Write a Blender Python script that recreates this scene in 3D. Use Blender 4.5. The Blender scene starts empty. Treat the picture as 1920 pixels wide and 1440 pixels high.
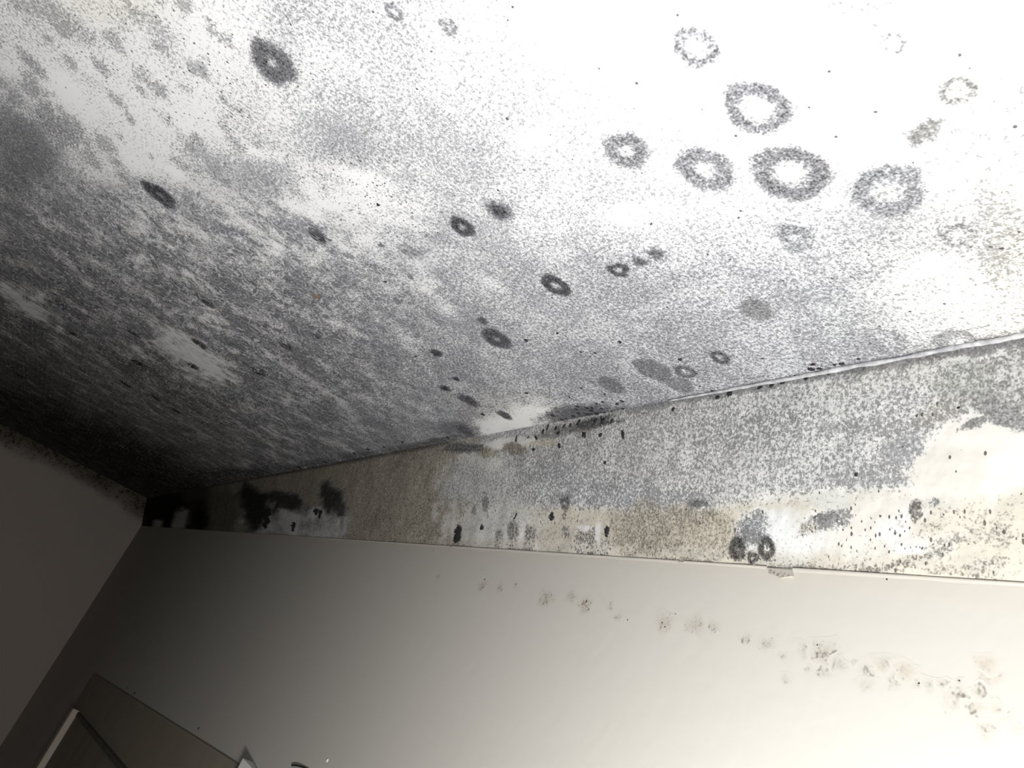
import bpy, bmesh, math, random
import numpy as np
from mathutils import Matrix, Vector

# ------------------------------------------------------------------ camera
H = 0.42                         # camera to ceiling, metres (unit of the survey below)
CEIL = 3.0                       # ceiling height
CAMZ = CEIL - H
AZ, EL, RO, F = -1.14924773, 0.39979502, 0.4392904, 1442.43
DX, DT, DB, ZB = 13.915 * H, 1.20404 * H, 1.36718 * H, 0.57968 * H   # left wall, band top, wall, band foot

fw = np.array([math.sin(AZ) * math.cos(EL), math.cos(AZ) * math.cos(EL), math.sin(EL)])
r0 = np.array([math.cos(AZ), -math.sin(AZ), 0.0]); u0 = np.cross(r0, fw)
rt = r0 * math.cos(RO) + u0 * math.sin(RO); up = -r0 * math.sin(RO) + u0 * math.cos(RO)
CAM = np.array([rt, -up, fw])                      # rows: right, down, forward
scene = bpy.context.scene
cam_d = bpy.data.cameras.new('camera'); cam_d.sensor_width = 36; cam_d.lens = 36 * F / 1920
cam_d.clip_start = 0.01
cam = bpy.data.objects.new('camera', cam_d); scene.collection.objects.link(cam)
cam.matrix_world = Matrix(((rt[0], up[0], -fw[0], 0), (rt[1], up[1], -fw[1], 0), (rt[2], up[2], -fw[2], CAMZ), (0, 0, 0, 1)))
scene.camera = cam

# ------------------------------------------------------------------ light
wd = bpy.data.worlds.new('world'); scene.world = wd; wd.use_nodes = True
scene.cycles.max_bounces = 3; scene.cycles.diffuse_bounces = 2
wd.node_tree.nodes['Background'].inputs[0].default_value = (1.0, 0.97, 0.93, 1)
wd.node_tree.nodes['Background'].inputs[1].default_value = 0.012
ld = bpy.data.lights.new('hand_lamp', 'POINT'); ld.energy = 48; ld.color = (1.0, 0.995, 0.985); ld.shadow_soft_size = 0.06
lo = bpy.data.objects.new('hand_lamp', ld); scene.collection.objects.link(lo)
lo.location = (-0.25 * H, 0.42 * H, CAMZ - 1.0 * H)  # unseen hand lamp beside the camera, placed to fit the light fall-off
vs = scene.view_settings
vs.view_transform = 'Standard'; vs.look = 'None'; vs.gamma = 1.0; vs.use_curve_mapping = False; vs.exposure = 0.0

# ------------------------------------------------------------------ helpers
col = scene.collection
def project(P):
    q = (P - np.array([0, 0, CAMZ])) @ CAM.T
    z = np.maximum(q[:, 2], 0.03)
    ok = q[:, 2] > 0.03
    return 960 + F * q[:, 0] / z, 720 + F * q[:, 1] / z, ok
def ray(px, py): return np.array([(px - 960) / F, (py - 720) / F, 1.0]) @ CAM
O = np.array([0, 0, CAMZ])
def on_ceiling(px, py):
    d = ray(px, py); return O + d * (H / d[2])
def on_wall(px, py, y=DB):
    d = ray(px, py); return O + d * (y / d[1])
BN = np.array([0, (1 * H - ZB), (DB - DT)]); BN = BN / np.linalg.norm(BN)   # band plane normal
BP = np.array([0, DB, CAMZ + ZB])
def on_band(px, py):
    d = ray(px, py); return O + d * (((BP - O) @ BN) / (d @ BN))
def hash2(ix, iy, seed):
    n = (ix.astype(np.int64) * 374761393 + iy.astype(np.int64) * 668265263 + seed * 1274126177) & 0x7fffffff
    n = ((n ^ (n >> 13)) * 1274126177) & 0x7fffffff
    return ((n ^ (n >> 16)) & 0xffff) / 65535.0
def vnoise(x, y, seed=0):
    ix, iy = np.floor(x), np.floor(y); fx, fy = x - ix, y - iy
    fx = fx * fx * (3 - 2 * fx); fy = fy * fy * (3 - 2 * fy)
    a, b = hash2(ix, iy, seed), hash2(ix + 1, iy, seed); c, d = hash2(ix, iy + 1, seed), hash2(ix + 1, iy + 1, seed)
    return (a + (b - a) * fx) * (1 - fy) + (c + (d - c) * fx) * fy
def fbm(x, y, seed=0, o=3):
    s, a, t = 0, 1.0, 0
    for k in range(o):
        s = s + a * vnoise(x * 2 ** k, y * 2 ** k, seed + k * 17); t += a; a *= .5
    return s / t
def sstep(a, b, x):
    t = np.clip((x - a) / (b - a), 0, 1); return t * t * (3 - 2 * t)

def mesh_object(name, verts, faces, mat, parent=None, attrs=None, smooth=False, kind=None, label=None, category=None, group=None):
    me = bpy.data.meshes.new(name)
    me.from_pydata([tuple(v) for v in verts], [], [tuple(f) for f in faces])
    if attrs:
        for k, v in attrs.items():
            a = me.attributes.new(k, 'FLOAT_COLOR', 'POINT')
            a.data.foreach_set('color', np.asarray(v, dtype=np.float32).ravel())
    me.materials.append(mat)
    if smooth: me.polygons.foreach_set('use_smooth', [True] * len(me.polygons))
    me.update()
    o = bpy.data.objects.new(name, me); col.objects.link(o)
    if parent is not None: o.parent = parent
    if kind: o['kind'] = kind
    if label: o['label'] = label
    if category: o['category'] = category
    if group: o['group'] = group
    return o
def grid_faces(nu, nv, flip=False):
    i = np.arange(nu - 1)[:, None] * nv + np.arange(nv - 1)[None, :]
    q = np.stack([i, i + nv, i + nv + 1, i + 1], -1).reshape(-1, 4)
    return q[:, ::-1] if flip else q

# ------------------------------------------------------------------ materials
class NT:
    def __init__(s, name):
        s.m = bpy.data.materials.new(name); s.m.use_nodes = True; s.t = s.m.node_tree; s.b = s.t.nodes['Principled BSDF']
    def n(s, typ, **kw):
        x = s.t.nodes.new(typ)
        for k, v in kw.items(): setattr(x, k, v)
        return x
    def put(s, sock, v):
        if hasattr(v, 'is_output') or isinstance(v, bpy.types.NodeSocket): s.t.links.new(v, sock)
        else: sock.default_value = v
    def math(s, op, a, b=None, c=None, clamp=False):
        x = s.n('ShaderNodeMath', operation=op, use_clamp=clamp)
        s.put(x.inputs[0], a)
        if b is not None: s.put(x.inputs[1], b)
        if c is not None: s.put(x.inputs[2], c)
        return x.outputs[0]
    def mix(s, f, a, b):
        x = s.n('ShaderNodeMix', data_type='RGBA'); s.put(x.inputs[0], f); s.put(x.inputs[6], a); s.put(x.inputs[7], b); return x.outputs[2]
    def noise(s, vec, scale, detail=2, rough=.5, dist=0):
        x = s.n('ShaderNodeTexNoise'); s.put(x.inputs['Vector'], vec)
        x.inputs['Scale'].default_value = scale; x.inputs['Detail'].default_value = detail
        x.inputs['Roughness'].default_value = rough; x.inputs['Distortion'].default_value = dist
        return x.outputs[0]
    def ramp(s, v, lo, hi):
        x = s.n('ShaderNodeMapRange', interpolation_type='SMOOTHSTEP'); s.put(x.inputs[0], v)
        x.inputs[1].default_value = lo; x.inputs[2].default_value = hi; return x.outputs[0]
def rgb(r, g, b): return (r, g, b, 1)

def mould_material(name, paint, tinted_paint, grey, black, brown, grain=270, patch=(.34, .40), streak=None, bump=.12, contrast=3.0):
    """painted plaster with living mould: attribute mould = (cover, darkness, brownness, veins), dots = (dot density, film, green, -)"""
    s = NT(name)
    at = s.n('ShaderNodeAttribute', attribute_name='mould'); sp = s.n('ShaderNodeSeparateColor'); s.t.links.new(at.outputs['Color'], sp.inputs[0])
    D, K, B = sp.outputs[0], sp.outputs[1], sp.outputs[2]; V = at.outputs['Alpha']
    a2 = s.n('ShaderNodeAttribute', attribute_name='dots'); s2 = s.n('ShaderNodeSeparateColor'); s.t.links.new(a2.outputs['Color'], s2.inputs[0])
    T, FI, G = s2.outputs[0], s2.outputs[1], s2.outputs[2]
    geo = s.n('ShaderNodeNewGeometry'); P = geo.outputs['Position']
    Pn = P
    if streak:
        mp = s.n('ShaderNodeMapping'); s.put(mp.inputs[0], P); mp.inputs['Scale'].default_value = streak; Pn = mp.outputs[0]
    n1 = s.noise(Pn, grain, 1, .6)
    n2 = s.noise(Pn, 46, 2, .55)
    n3 = s.noise(Pn, 13, 2, .55)
    n4 = s.noise(Pn, grain * 2.3, 0, .5)
    var = s.math('MULTIPLY_ADD', s.math('SUBTRACT', n2, .5), patch[0] * 2, s.math('MULTIPLY', s.math('SUBTRACT', n3, .5), patch[1] * 2))
    v = s.math('MULTIPLY_ADD', var, s.math('MULTIPLY_ADD', V, 1.5, .6), s.math('MULTIPLY', D, 1.2))
    # wipe variation out where there is no mould at all
    v = s.math('MULTIPLY', v, s.ramp(D, .015, .11))
    v = s.math('SUBTRACT', v, .5)
    g = s.math('ADD', s.math('MULTIPLY', s.math('SUBTRACT', n1, .5), contrast), s.math('MULTIPLY', s.math('SUBTRACT', n4, .5), 1.5))
    m = s.math('ADD', s.math('ADD', g, s.math('MULTIPLY', v, 1.65)), .5)
    m = s.ramp(m, -.05, 1.05)
    m = s.math('MULTIPLY', m, s.ramp(D, .01, .05))
    # pale vein network left by drying film
    n5 = s.noise(P, 62, 1, .5)
    vein = s.math('MULTIPLY', s.ramp(s.math('ABSOLUTE', s.math('SUBTRACT', n5, .5)), .048, .012), s.ramp(n2, .44, .56))
    m = s.math('MULTIPLY', m, s.math('SUBTRACT', 1.0, s.math('MULTIPLY', vein, s.math('MULTIPLY', V, .8))))
    # isolated round dots
    sx = s.n('ShaderNodeSeparateXYZ'); s.put(sx.inputs[0], P); cx = s.n('ShaderNodeCombineXYZ'); s.put(cx.inputs[0], sx.outputs[0]); s.put(cx.inputs[1], s.math('ADD', sx.outputs[1], sx.outputs[2]))
    vd = s.n('ShaderNodeTexVoronoi', feature='F1', voronoi_dimensions='2D'); s.put(vd.inputs['Vector'], cx.outputs[0]); vd.inputs['Scale'].default_value = 215
    rs = s.n('ShaderNodeSeparateColor'); s.t.links.new(vd.outputs['Color'], rs.inputs[0])
    hit = s.math('LESS_THAN', rs.outputs[0], T)
    size = s.math('MULTIPLY_ADD', rs.outputs[1], .17, .10)
    dot = s.math('MULTIPLY', hit, s.math('LESS_THAN', vd.outputs['Distance'], size))
    pig = s.mix(K, grey, black)
    pig = s.mix(s.math('MULTIPLY', B, s.math('SUBTRACT', 1.0, s.math('MULTIPLY', K, .8))), pig, brown)
    grain_l = s.math('ADD', s.math('MULTIPLY', s.math('SUBTRACT', n4, .5), -2.6), s.math('MULTIPLY', s.math('SUBTRACT', n1, .5), -2.6))
    gr = s.n('ShaderNodeVectorMath', operation='SCALE'); s.put(gr.inputs[0], pig); s.put(gr.inputs['Scale'], s.math('MAXIMUM', s.math('ADD', grain_l, 1.0), .25)); pig = gr.outputs[0]
    pt = s.mix(B, paint, tinted_paint)
    pt = s.mix(s.math('MULTIPLY', G, .55), pt, rgb(.40, .46, .41))
    blot = s.math('MULTIPLY', s.ramp(s.math('MULTIPLY_ADD', n3, .5, n2), .58, .92), 1.75)
    film = s.math('MULTIPLY', s.math('MULTIPLY', FI, s.math('SUBTRACT', 1.0, s.math('MULTIPLY', vein, s.math('MULTIPLY', V, .7)))), s.math('MULTIPLY_ADD', V, s.math('SUBTRACT', blot, 1.0), 1.0))
    c = s.mix(s.math('MULTIPLY', film, .92, clamp=True), pt, pig)
    c = s.mix(s.math('MULTIPLY', m, s.math('MULTIPLY_ADD', K, .50, .50)), c, pig)
    c = s.mix(s.math('MULTIPLY', dot, .85), c, s.mix(B, black, rgb(.10, .08, .06)))
    s.t.nodes.remove(s.b); s.b = s.n('ShaderNodeBsdfDiffuse'); s.t.links.new(s.b.outputs[0], s.t.nodes['Material Output'].inputs[0])
    s.put(s.b.inputs['Color'], c)
    bp = s.n('ShaderNodeBump'); bp.inputs['Strength'].default_value = bump; bp.inputs['Distance'].default_value = .0035
    hgt = s.math('MULTIPLY', n2, 2.0)
    s.put(bp.inputs['Height'], hgt); s.put(s.b.inputs['Normal'], bp.outputs[0])
    return s.m
def plain_material(name, c1, c2, scale=20, rough=.8, bump=.1, stretch=(1, 1, 1)):
    s = NT(name); geo = s.n('ShaderNodeNewGeometry'); mp = s.n('ShaderNodeMapping'); s.put(mp.inputs[0], geo.outputs['Position']); mp.inputs['Scale'].default_value = stretch
    n = s.noise(mp.outputs[0], scale, 4, .6)
    s.put(s.b.inputs['Base Color'], s.mix(s.ramp(n, .3, .7), c1, c2)); s.b.inputs['Roughness'].default_value = rough
    s.b.inputs['Specular IOR Level'].default_value = .2
    bp = s.n('ShaderNodeBump'); bp.inputs['Strength'].default_value = bump; bp.inputs['Distance'].default_value = .002
    s.put(bp.inputs['Height'], n); s.put(s.b.inputs['Normal'], bp.outputs[0]); return s.m

M_CEIL = mould_material('mouldy_ceiling_paint', rgb(.83, .835, .86), rgb(.80, .78, .70), rgb(.30, .305, .335), rgb(.018, .018, .022), rgb(.13, .11, .08))
M_BAND = mould_material('mouldy_band_paint', rgb(.82, .82, .82), rgb(.62, .57, .47), rgb(.23, .237, .26), rgb(.015, .015, .016), rgb(.27, .235, .185), grain=280, patch=(.26, .2), bump=.3)
M_WALL = mould_material('cream_wall_paper', rgb(.665, .64, .585), rgb(.67, .595, .50), rgb(.30, .28, .22), rgb(.08, .07, .05), rgb(.34, .25, .16), grain=170, patch=(.5, .4), bump=.06)
M_LEFT = mould_material('grey_brown_wall_paint', rgb(.78, .70, .63), rgb(.30, .25, .2), rgb(.12, .11, .1), rgb(.015, .014, .013), rgb(.10, .08, .05), grain=34, bump=.1)
M_BEAD = plain_material('crease_filler', rgb(.66, .66, .67), rgb(.36, .36, .38), 110, .8, .4)
M_OLIVE = plain_material('olive_brown_board', rgb(.38, .34, .265), rgb(.42, .365, .29), 9, .7, .1)
M_DOOR = plain_material('brown_door_paint', rgb(.36, .325, .25), rgb(.31, .275, .22), 7, .65, .1, (1, 1, .3))
M_JAMB = plain_material('pale_wood_jamb', rgb(.86, .77, .64), rgb(.76, .67, .55), 14, .6, .1, (1, 1, .2))
M_GAP_SHADE = plain_material('painted_gap_shade', rgb(.15, .135, .115), rgb(.2, .18, .15), 20)
M_WHITE = plain_material('white_painted_block', rgb(.86, .84, .80), rgb(.78, .76, .72), 30, .6, .1)
M_BLACK = plain_material('black_mould_tuft', rgb(.018, .018, .02), rgb(.05, .05, .055), 300, .95, .5)
M_GLARE_TUFT = plain_material('glare_paled_mould_tuft', rgb(.07, .07, .075), rgb(.16, .16, .165), 300, .95, .5)  # black tufts paled in colour to imitate overexposure at upper right
M_RUST = plain_material('rusty_brown_tuft', rgb(.33, .20, .10), rgb(.20, .13, .08), 260, .95, .5)
M_FLOOR = plain_material('floor_boards', rgb(.20, .14, .09), rgb(.13, .09, .06), 4, .6, .1, (1, 8, 1))
M_NAIL = plain_material('pale_pin_head', rgb(.9, .9, .88), rgb(.8, .8, .78), 50, .4, 0)

# ------------------------------------------------------------------ where the mould grows
CELL = 80.0
COVER = [ # ceiling cover in tenths, sampled over the surface in view (80 px pitch at the photograph's own size)
 [3.2,2.6,3,2,1.4,1.6,4,3.6,3.6,3.6,3.4,1.8,.4,.4,.8,.1,.8,0,0,.8,1.6,0,0,.6],
 [2.2,2,2,2,1.7,2.2,4,3.6,3.6,3.9,3.8,3.2,2,.8,.4,.3,.8,.4,0,0,.4,0,.8,1],
 [4.2,2.2,1.2,1.2,1.7,2.6,3,3.6,4,4,4,3.6,3,2.2,1.4,.7,.4,1.4,.2,0,0,0,1.6,2],
 [6.5,4.6,1.8,1.2,2.6,2.8,3.2,4.8,4.8,4.2,4,4,3.5,3.5,3.4,2.2,1.8,1.5,1.3,.8,.8,1.5,1.2,2.4],
 [7,6.2,5,3.4,4.2,4.2,4.6,2.4,3,3.4,4,4.2,3.8,3.8,3.7,3.6,3.4,3.4,3.2,3,3.4,2.8,2.4,3],
 [8.2,7.2,6.4,5.6,5.2,5.2,5.4,4.6,3.4,4.4,5,5,4,4,3.8,3.8,4,4,4.2,4.4,4.4,4,3.8,3.6],
 [7.8,7.6,6.8,6.3,6.1,6,5.6,5.4,5.2,5,5,4.9,4.8,4.8,4.8,4.8,4.8,4.7,4.6,4.7,4.2,2.8,2.4,3],
 [7.2,7.4,7.2,6.5,5.6,6.5,6.2,5.8,5.4,5.5,5.5,5.2,5.2,5.1,5.1,5.1,5.2,5.2,5,4.7,4.2,3.4,2.8,2.6],
 [8.2,7.8,7,6.2,5.4,5.6,6.2,6.4,6,5.6,5.4,5.2,5.2,5.1,5.1,5.1,5.1,5,5,4.8,4.6,4.4,4,3.6],
 [8,8,7.4,6.4,6.2,6.2,6.2,6.2,6,5.8,5.5,4.8,4.2,5,5.4,5.2,5,5,5,5,5,5,5,5],
 [8.4,9,9,8.4,7.2,6.6,6.4,6.4,6.4,6.2,6,5,5,5,5,5,5,5,5,5,5,5,5,5],
 [9,9,9.5,9,8,7,7,7,7,6,6,5,5,5,5,5,5,5,5,5,5,5,5,5]]
DARK = [ # growth darkness in tenths, top rows paled to carry the glare (160 px pitch)
 [3,3,3,3,2.2,1.6,1,.8,.8,.8,1,2],
 [4.5,3.4,3,3,2.6,2,1.4,1,1,1,1.4,2.4],
 [5.5,5,4,3.8,3.4,2.8,2.4,2,1.8,1.8,2.4,3],
 [7,6.4,6.2,6,5.4,4.8,4.4,4.2,3.6,3.4,3,2.6],
 [7.2,6.4,6.4,6.6,6.2,5.8,5.4,5,4.8,4,3.6,3.2],
 [7.5,7.2,6,5.6,5.2,4.8,4.4,4,3.8,3.6,3.4,3.2],
 [8,8,7,6,5.4,4.8,4,4,4,4,4,4]]
def lookup(tab, x, y, cell):
    t = np.array(tab) / 10.0; h, w = t.shape
    u = np.clip(x / cell - .5, 0, w - 1.001); v = np.clip(y / cell - .5, 0, h - 1.001)
    i, j = np.floor(u).astype(int), np.floor(v).astype(int); a, b = u - i, v - j
    a = a * a * (3 - 2 * a); b = b * b * (3 - 2 * b)
    return (t[j, i] * (1 - a) + t[j, i + 1] * a) * (1 - b) + (t[j + 1, i] * (1 - a) + t[j + 1, i + 1] * a) * b
def blob(x, y, cx, cy, rx, ry, ang=0, soft=.45, rough=.25, seed=0):
    c, s = math.cos(math.radians(ang)), math.sin(math.radians(ang))
    dx, dy = x - cx, y - cy
    u, v = (dx * c + dy * s) / rx, (-dx * s + dy * c) / ry
    r = np.sqrt(u * u + v * v)
    near = r < 1.9
    w = np.zeros_like(r)
    if near.any():
        rr = r[near] + rough * 2 * (fbm(x[near] / (.35 * min(rx, ry) + 6), y[near] / (.35 * min(rx, ry) + 6), seed + int(cx)) - .5)
        w[near] = 1 - sstep(1 - soft, 1 + soft, rr)
    return w
def toward(a, w, val): a += (val - a) * w

def survey(P):
    x, y, ok = project(P)
    ok &= (x > -400) & (x < 2400) & (y > -300) & (y < 1800)
    x = np.where(ok, x, 960); y = np.where(ok, y, 300)
    return x, y, ok
def ceiling_attrs(P):
    x, y, ok = survey(P)
    X, Y = P[:, 0], P[:, 1]
    wx = x + 46 * (fbm(X * 9, Y * 9, 5) - .5) * 2; wy = y + 40 * (fbm(X * 9, Y * 9, 9) - .5) * 2
    D = lookup(COVER, wx, wy, CELL); K = lookup(DARK, wx, wy, 160.0)
    B = np.zeros_like(D); V = .2 + .8 * sstep(1000, 450, x) * sstep(250, 450, y); T = np.zeros_like(D); FI = .05 * sstep(.1, .3, D) + .40 * sstep(.28, .52, D) + .12 * sstep(950, 1250, x) * sstep(380, 520, y) * sstep(.3, .4, D) + .06 * sstep(520, 100, x) * sstep(220, 480, y); G = np.zeros_like(D)
    T = .05 * sstep(700, 200, x) * sstep(380, 250, y) + .006 + .28 * blob(x, y, 700, 365, 120, 50, 20, .8, .4) + .12 * blob(x, y, 340, 170, 190, 90, 35, .8, .4)
    # pale bald patches
    for (cx, cy, rx, ry, an, val) in [(360, 662, 85, 26, 30, .04), (45, 565, 75, 20, 30, .12), (615, 362, 70, 24, 10, .06), (700, 320, 40, 14, 0, .12), (480, 285, 60, 12, 10, .05),
            (960, 790, 75, 26, -12, .0), (1010, 775, 40, 14, 5, .03), (890, 815, 50, 10, -12, .04), (800, 535, 28, 12, 40, .15), (930, 535, 22, 10, 30, .18), (840, 585, 26, 12, 40, .15), (700, 340, 45, 16, 20, .1),
            (330, 230, 60, 22, 30, .02), (130, 170, 70, 24, 35, .02), (250, 300, 40, 14, 40, .03), (560, 395, 40, 10, 20, .08), (1190, 400, 55, 22, 0, .12), (1000, 260, 40, 22, 0, .15), (1740, 505, 60, 26, 0, .20), (1800, 560, 70, 16, -8, .12), (655, 330, 36, 12, 30, .06), (330, 325, 26, 10, 40, .05)]:
        toward(D, blob(x, y, cx, cy, rx * .9, ry * .9, an, .75, .6, 3) * (.6 if 650 < cx < 950 and cy < 600 else 1), val)
        toward(FI, blob(x, y, cx, cy, rx * .9, ry * .9, an, .75, .6, 3) * (.6 if 650 < cx < 950 and cy < 600 else 1), .16 * float(sstep(500, 300, np.array([cx * 1.0]))[0]) * (cy > 500))
    # heavier growth
    for (cx, cy, rx, ry, an, d, k) in [(240, 860, 230, 48, 27, 1.0, .95), (90, 800, 170, 40, 27, .95, .9), (60, 700, 70, 20, 27, .9, .8), (420, 895, 120, 16, -5, .95, .85), (660, 860, 170, 10, -10, .85, .75),
            (1100, 775, 75, 15, -6, .95, .8), (1125, 783, 95, 8, -9, 1.0, 1.0), (1055, 772, 30, 9, -10, .9, .8), (1180, 775, 60, 5, -11, .95, .85), (860, 806, 45, 14, 12, .9, .7), (830, 825, 60, 6, -10, .95, .8),
            (850, 612, 55, 14, 25, .72, .5), (640, 520, 90, 34, 20, .66, .5), (620, 650, 120, 40, 20, .68, .55), (330, 740, 110, 22, 28, .85, .75), (250, 690, 60, 14, 28, .8, .8), (480, 690, 60, 14, 28, .8, .7),
            (110, 240, 60, 26, 35, .62, .55), (40, 260, 60, 50, 40, .75, .6), (35, 330, 40, 60, 40, .8, .65), (60, 120, 40, 10, 45, .7, .45), (215, 80, 34, 12, 50, .72, .4), (188, 125, 24, 9, 45, .7, .45), (130, 45, 70, 18, 35, .55, .4), (60, 15, 40, 12, 20, .55, .3), (280, 45, 50, 18, 40, .5, .3), (100, 235, 34, 10, 40, .7, .6),
            (640, 265, 100, 40, 15, .52, .3), (480, 330, 110, 34, 10, .55, .35), (560, 75, 60, 30, 0, .35, .2), (770, 470, 26, 9, 20, .8, .55), (700, 560, 70, 26, 20, .62, .45), (1600, 730, 3, 3, 0, .5, .3), (1570, 500, 70, 60, 0, .44, .3), (1870, 490, 40, 30, 60, .62, .3), (1862, 385, 46, 30, 50, .55, .3), (1890, 440, 40, 60, 0, .45, .3), (1800, 440, 60, 30, 0, .45, .3), (1830, 300, 90, 60, 0, .28, .2), (1510, 20, 0.1, 0.1, 0, .3, .2), (1640, 14, 60, 10, -10, .45, .25), (1650, 45, 20, 8, -20, .45, .25), (1575, 8, 22, 8, 0, .4, .25)]:
        w = blob(x, y, cx, cy, rx, ry, an, .5, .45, 7)
        D[:] = np.maximum(D, D + (d - D) * w); K[:] = np.maximum(K, K + (k - K) * w)
    rg = random.Random(11)
    for k_ in range(85):
        cx, cy = rg.uniform(-10, 500), rg.uniform(-5, 340)
        if cy > 120 + .55 * cx + 120: continue
        rx = rg.uniform(6, 24); w = blob(x, y, cx, cy, rx, rx * rg.uniform(.28, .5), rg.uniform(30, 58), .5, .6, k_) * rg.uniform(.5, 1)
        D[:] = np.maximum(D, D + (.70 - D) * w); K[:] = np.maximum(K, K + (.42 - K) * w)
    w = blob(x, y, 180, 850, 240, 34, 27, .6, .3, 2); FI += w * .9
    # crease: grimy line along the band, pale from 880 to 1010
    e = (DT - Y) / H
    line = sstep(.035, .0, e) * (1 - blob(x, y, 950, 805, 90, 60, 0, .3, .2))
    D[:] = np.maximum(D, line * .75); K[:] = np.maximum(K, line * (.55 + .3 * sstep(1100, 700, x)))
    # rusty / yellowish tones
    B += .32 * sstep(1500, 1900, x) * sstep(250, 500, y) + .35 * blob(x, y, 960, 775, 90, 34, 0, .5) + .5 * blob(x, y, 210, 10, 120, 40, 0, .7) + .6 * sstep(600, 800, y) * sstep(500, 150, x)
    B += .35 * sstep(1780, 1900, x) * sstep(150, 300, y)
    G += .5 * sstep(1350, 1600, x) * sstep(250, 420, y) * fbm(X * 22, Y * 22, 31)
    D = np.clip(D, 0, 1); K = np.clip(K, 0, 1); D = np.where(ok, D, .3)
    return dict(mould=np.stack([D, K, np.clip(B, 0, 1), np.clip(V, 0, 1)], 1), dots=np.stack([np.clip(T, 0, 1), np.clip(FI, 0, 1), np.clip(G, 0, 1), np.ones_like(D)], 1))

def band_attrs(P):
    x, y, ok = survey(P)
    X, Z = P[:, 0], P[:, 2]
    t = np.clip((CEIL - Z) / (H - ZB), 0, 1)            # 0 at ceiling, 1 at foot
    n = fbm(X * 14, Z * 14, 3); nf = fbm(X * 40, Z * 40, 4)
    # bluish grey specks over the right two thirds, bald and yellowish towards the foot
    foot = .62 + .34 * (fbm(X * 8 , Z * 3 + 4, 8) - .5)
    D = .43 - .36 * sstep(foot - .05, foot + .07, t) + .06 * sstep(1500, 1100, x)
    K = .36 + 0 * D; B = .12 + .75 * sstep(foot - .06, foot + .05, t); V = .15 + 0 * D
    T = .10 * sstep(foot - .08, foot + .05, t); FI = .03 + .17 * sstep(foot, foot - .1, t); G = .25 * (n > .55) * sstep(1200, 1500, x)
    # brownish left part
    lf = sstep(905, 860, x + 60 * (n - .5))
    toward(D, lf, .50); toward(K, lf, .30); toward(B, lf, 1.0); toward(FI, lf, .36); toward(T, lf, .05)
    far = sstep(430, 380, x); toward(D, far, .9); toward(K, far, .9); toward(FI, far, .75)
    def paint(cx, cy, rx, ry, an, d=None, k=None, b=None, fi=None, tt=None, g=None, soft=.35, rough=.4, seed=1):
        w = blob(x, y, cx, cy, rx, ry, an, soft, rough, seed)
        for a, v in ((D, d), (K, k), (B, b), (FI, fi), (T, tt), (G, g)):
            if v is not None: toward(a, w, v)
    # grey transition 780..900 beside the brown part
    paint(900, 915, 70, 85, 0, .42, .3, .2, .08, .0)
    paint(935, 990, 80, 45, 0, .18, .3, .35, .12, .02)
    paint(905, 860, 45, 18, 15, .30, .2, .3, .03, .0)
    # dark arcs and pale runs at the far left
    paint(545, 975, 95, 34, 4, .10, .25, .05, .18, 0, soft=.35, rough=.6)
    paint(610, 985, 38, 24, 4, .16, .3, .05, .25, 0, soft=.25)
    paint(480, 940, 45, 24, 35, .95, .95, .2, .9, 0)
    paint(475, 965, 18, 36, 0, .95, .95, .2, .85, 0)
    paint(540, 938, 40, 16, 20, .95, .9, .2, .8, 0)
    paint(618, 935, 22, 34, -32, .95, .9, .2, .8, 0)
    paint(640, 955, 9, 18, -10, .9, .8, .2, .8, 0)
    paint(585, 925, 16, 26, 0, .5, .4, 1, .6, 0)
    paint(310, 965, 42, 45, 0, 1, 1, .2, 1, 0)
    paint(375, 965, 16, 30, 0, 1, 1, .2, 1, 0)
    paint(338, 975, 14, 20, 10, .05, .3, .2, .25, 0, soft=.25)
    paint(296, 985, 9, 12, 0, .05, .3, .2, .3, 0, soft=.25)
    paint(425, 965, 28, 45, 0, .6, .7, 1, .8, 0)
    for (cx, cy, rx, ry, d_) in [(522, 985, 5, 16, .5), (566, 985, 6, 16, .45), (582, 988, 5, 14, .4), (598, 982, 4, 18, .5), (622, 980, 5, 20, .5), (640, 985, 4, 16, .4), (505, 950, 6, 12, .7), (570, 955, 7, 12, .6)]:
        paint(cx, cy, rx, ry, 4, d_, .5, .2, .4, 0, soft=.6, rough=.7)
    # upper stains by the pale crease
    paint(948, 832, 70, 10, -8, .03, .1, .25, 0, .01)
    paint(915, 848, 22, 9, 8, .30, .1, .9, .45, 0, g=.5)
    paint(962, 840, 24, 10, 12, .62, .45, .8, .35, .05)
    paint(1030, 815, 26, 9, -25, .75, .75, .4, .2, .1)
    paint(1060, 808, 70, 8, -10, .7, .6, .4, .2, .1)
    paint(1125, 790, 60, 10, -12, .85, .85, .1, .3, .1)
    paint(1190, 775, 60, 8, -12, .55, .5, .1, .2, .05)
    paint(1020, 830, 30, 8, -5, .3, .2, .8, .2, .1)
    paint(870, 840, 40, 10, 0, .75, .75, .4, .4, .1)
    # band of deeper blue grey and its lower fringe
    paint(1180, 930, 150, 30, 3, .60, .45, .0, .1, 0)
    paint(1050, 905, 90, 40, 10, .56, .45, .0, .1, 0)
    paint(1640, 800, 130, 14, 0, .66, .4, .1, .15, 0)
    paint(1700, 850, 44, 40, 20, .72, .35, .05, .25, 0)
    paint(1640, 895, 90, 22, -8, .62, .4, .1, .15, 0)
    paint(1400, 800, 140, 30, -8, .50, .45, .1, .06, 0)
    # brown patch above the foot
    paint(1265, 998, 118, 50, 6, .50, .28, 1, .55, .03, soft=.3)
    paint(1180, 1010, 34, 34, 0, .62, .25, 1, .5, .03)
    paint(1330, 1010, 60, 30, 5, .45, .15, .95, .25, .03)
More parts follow.
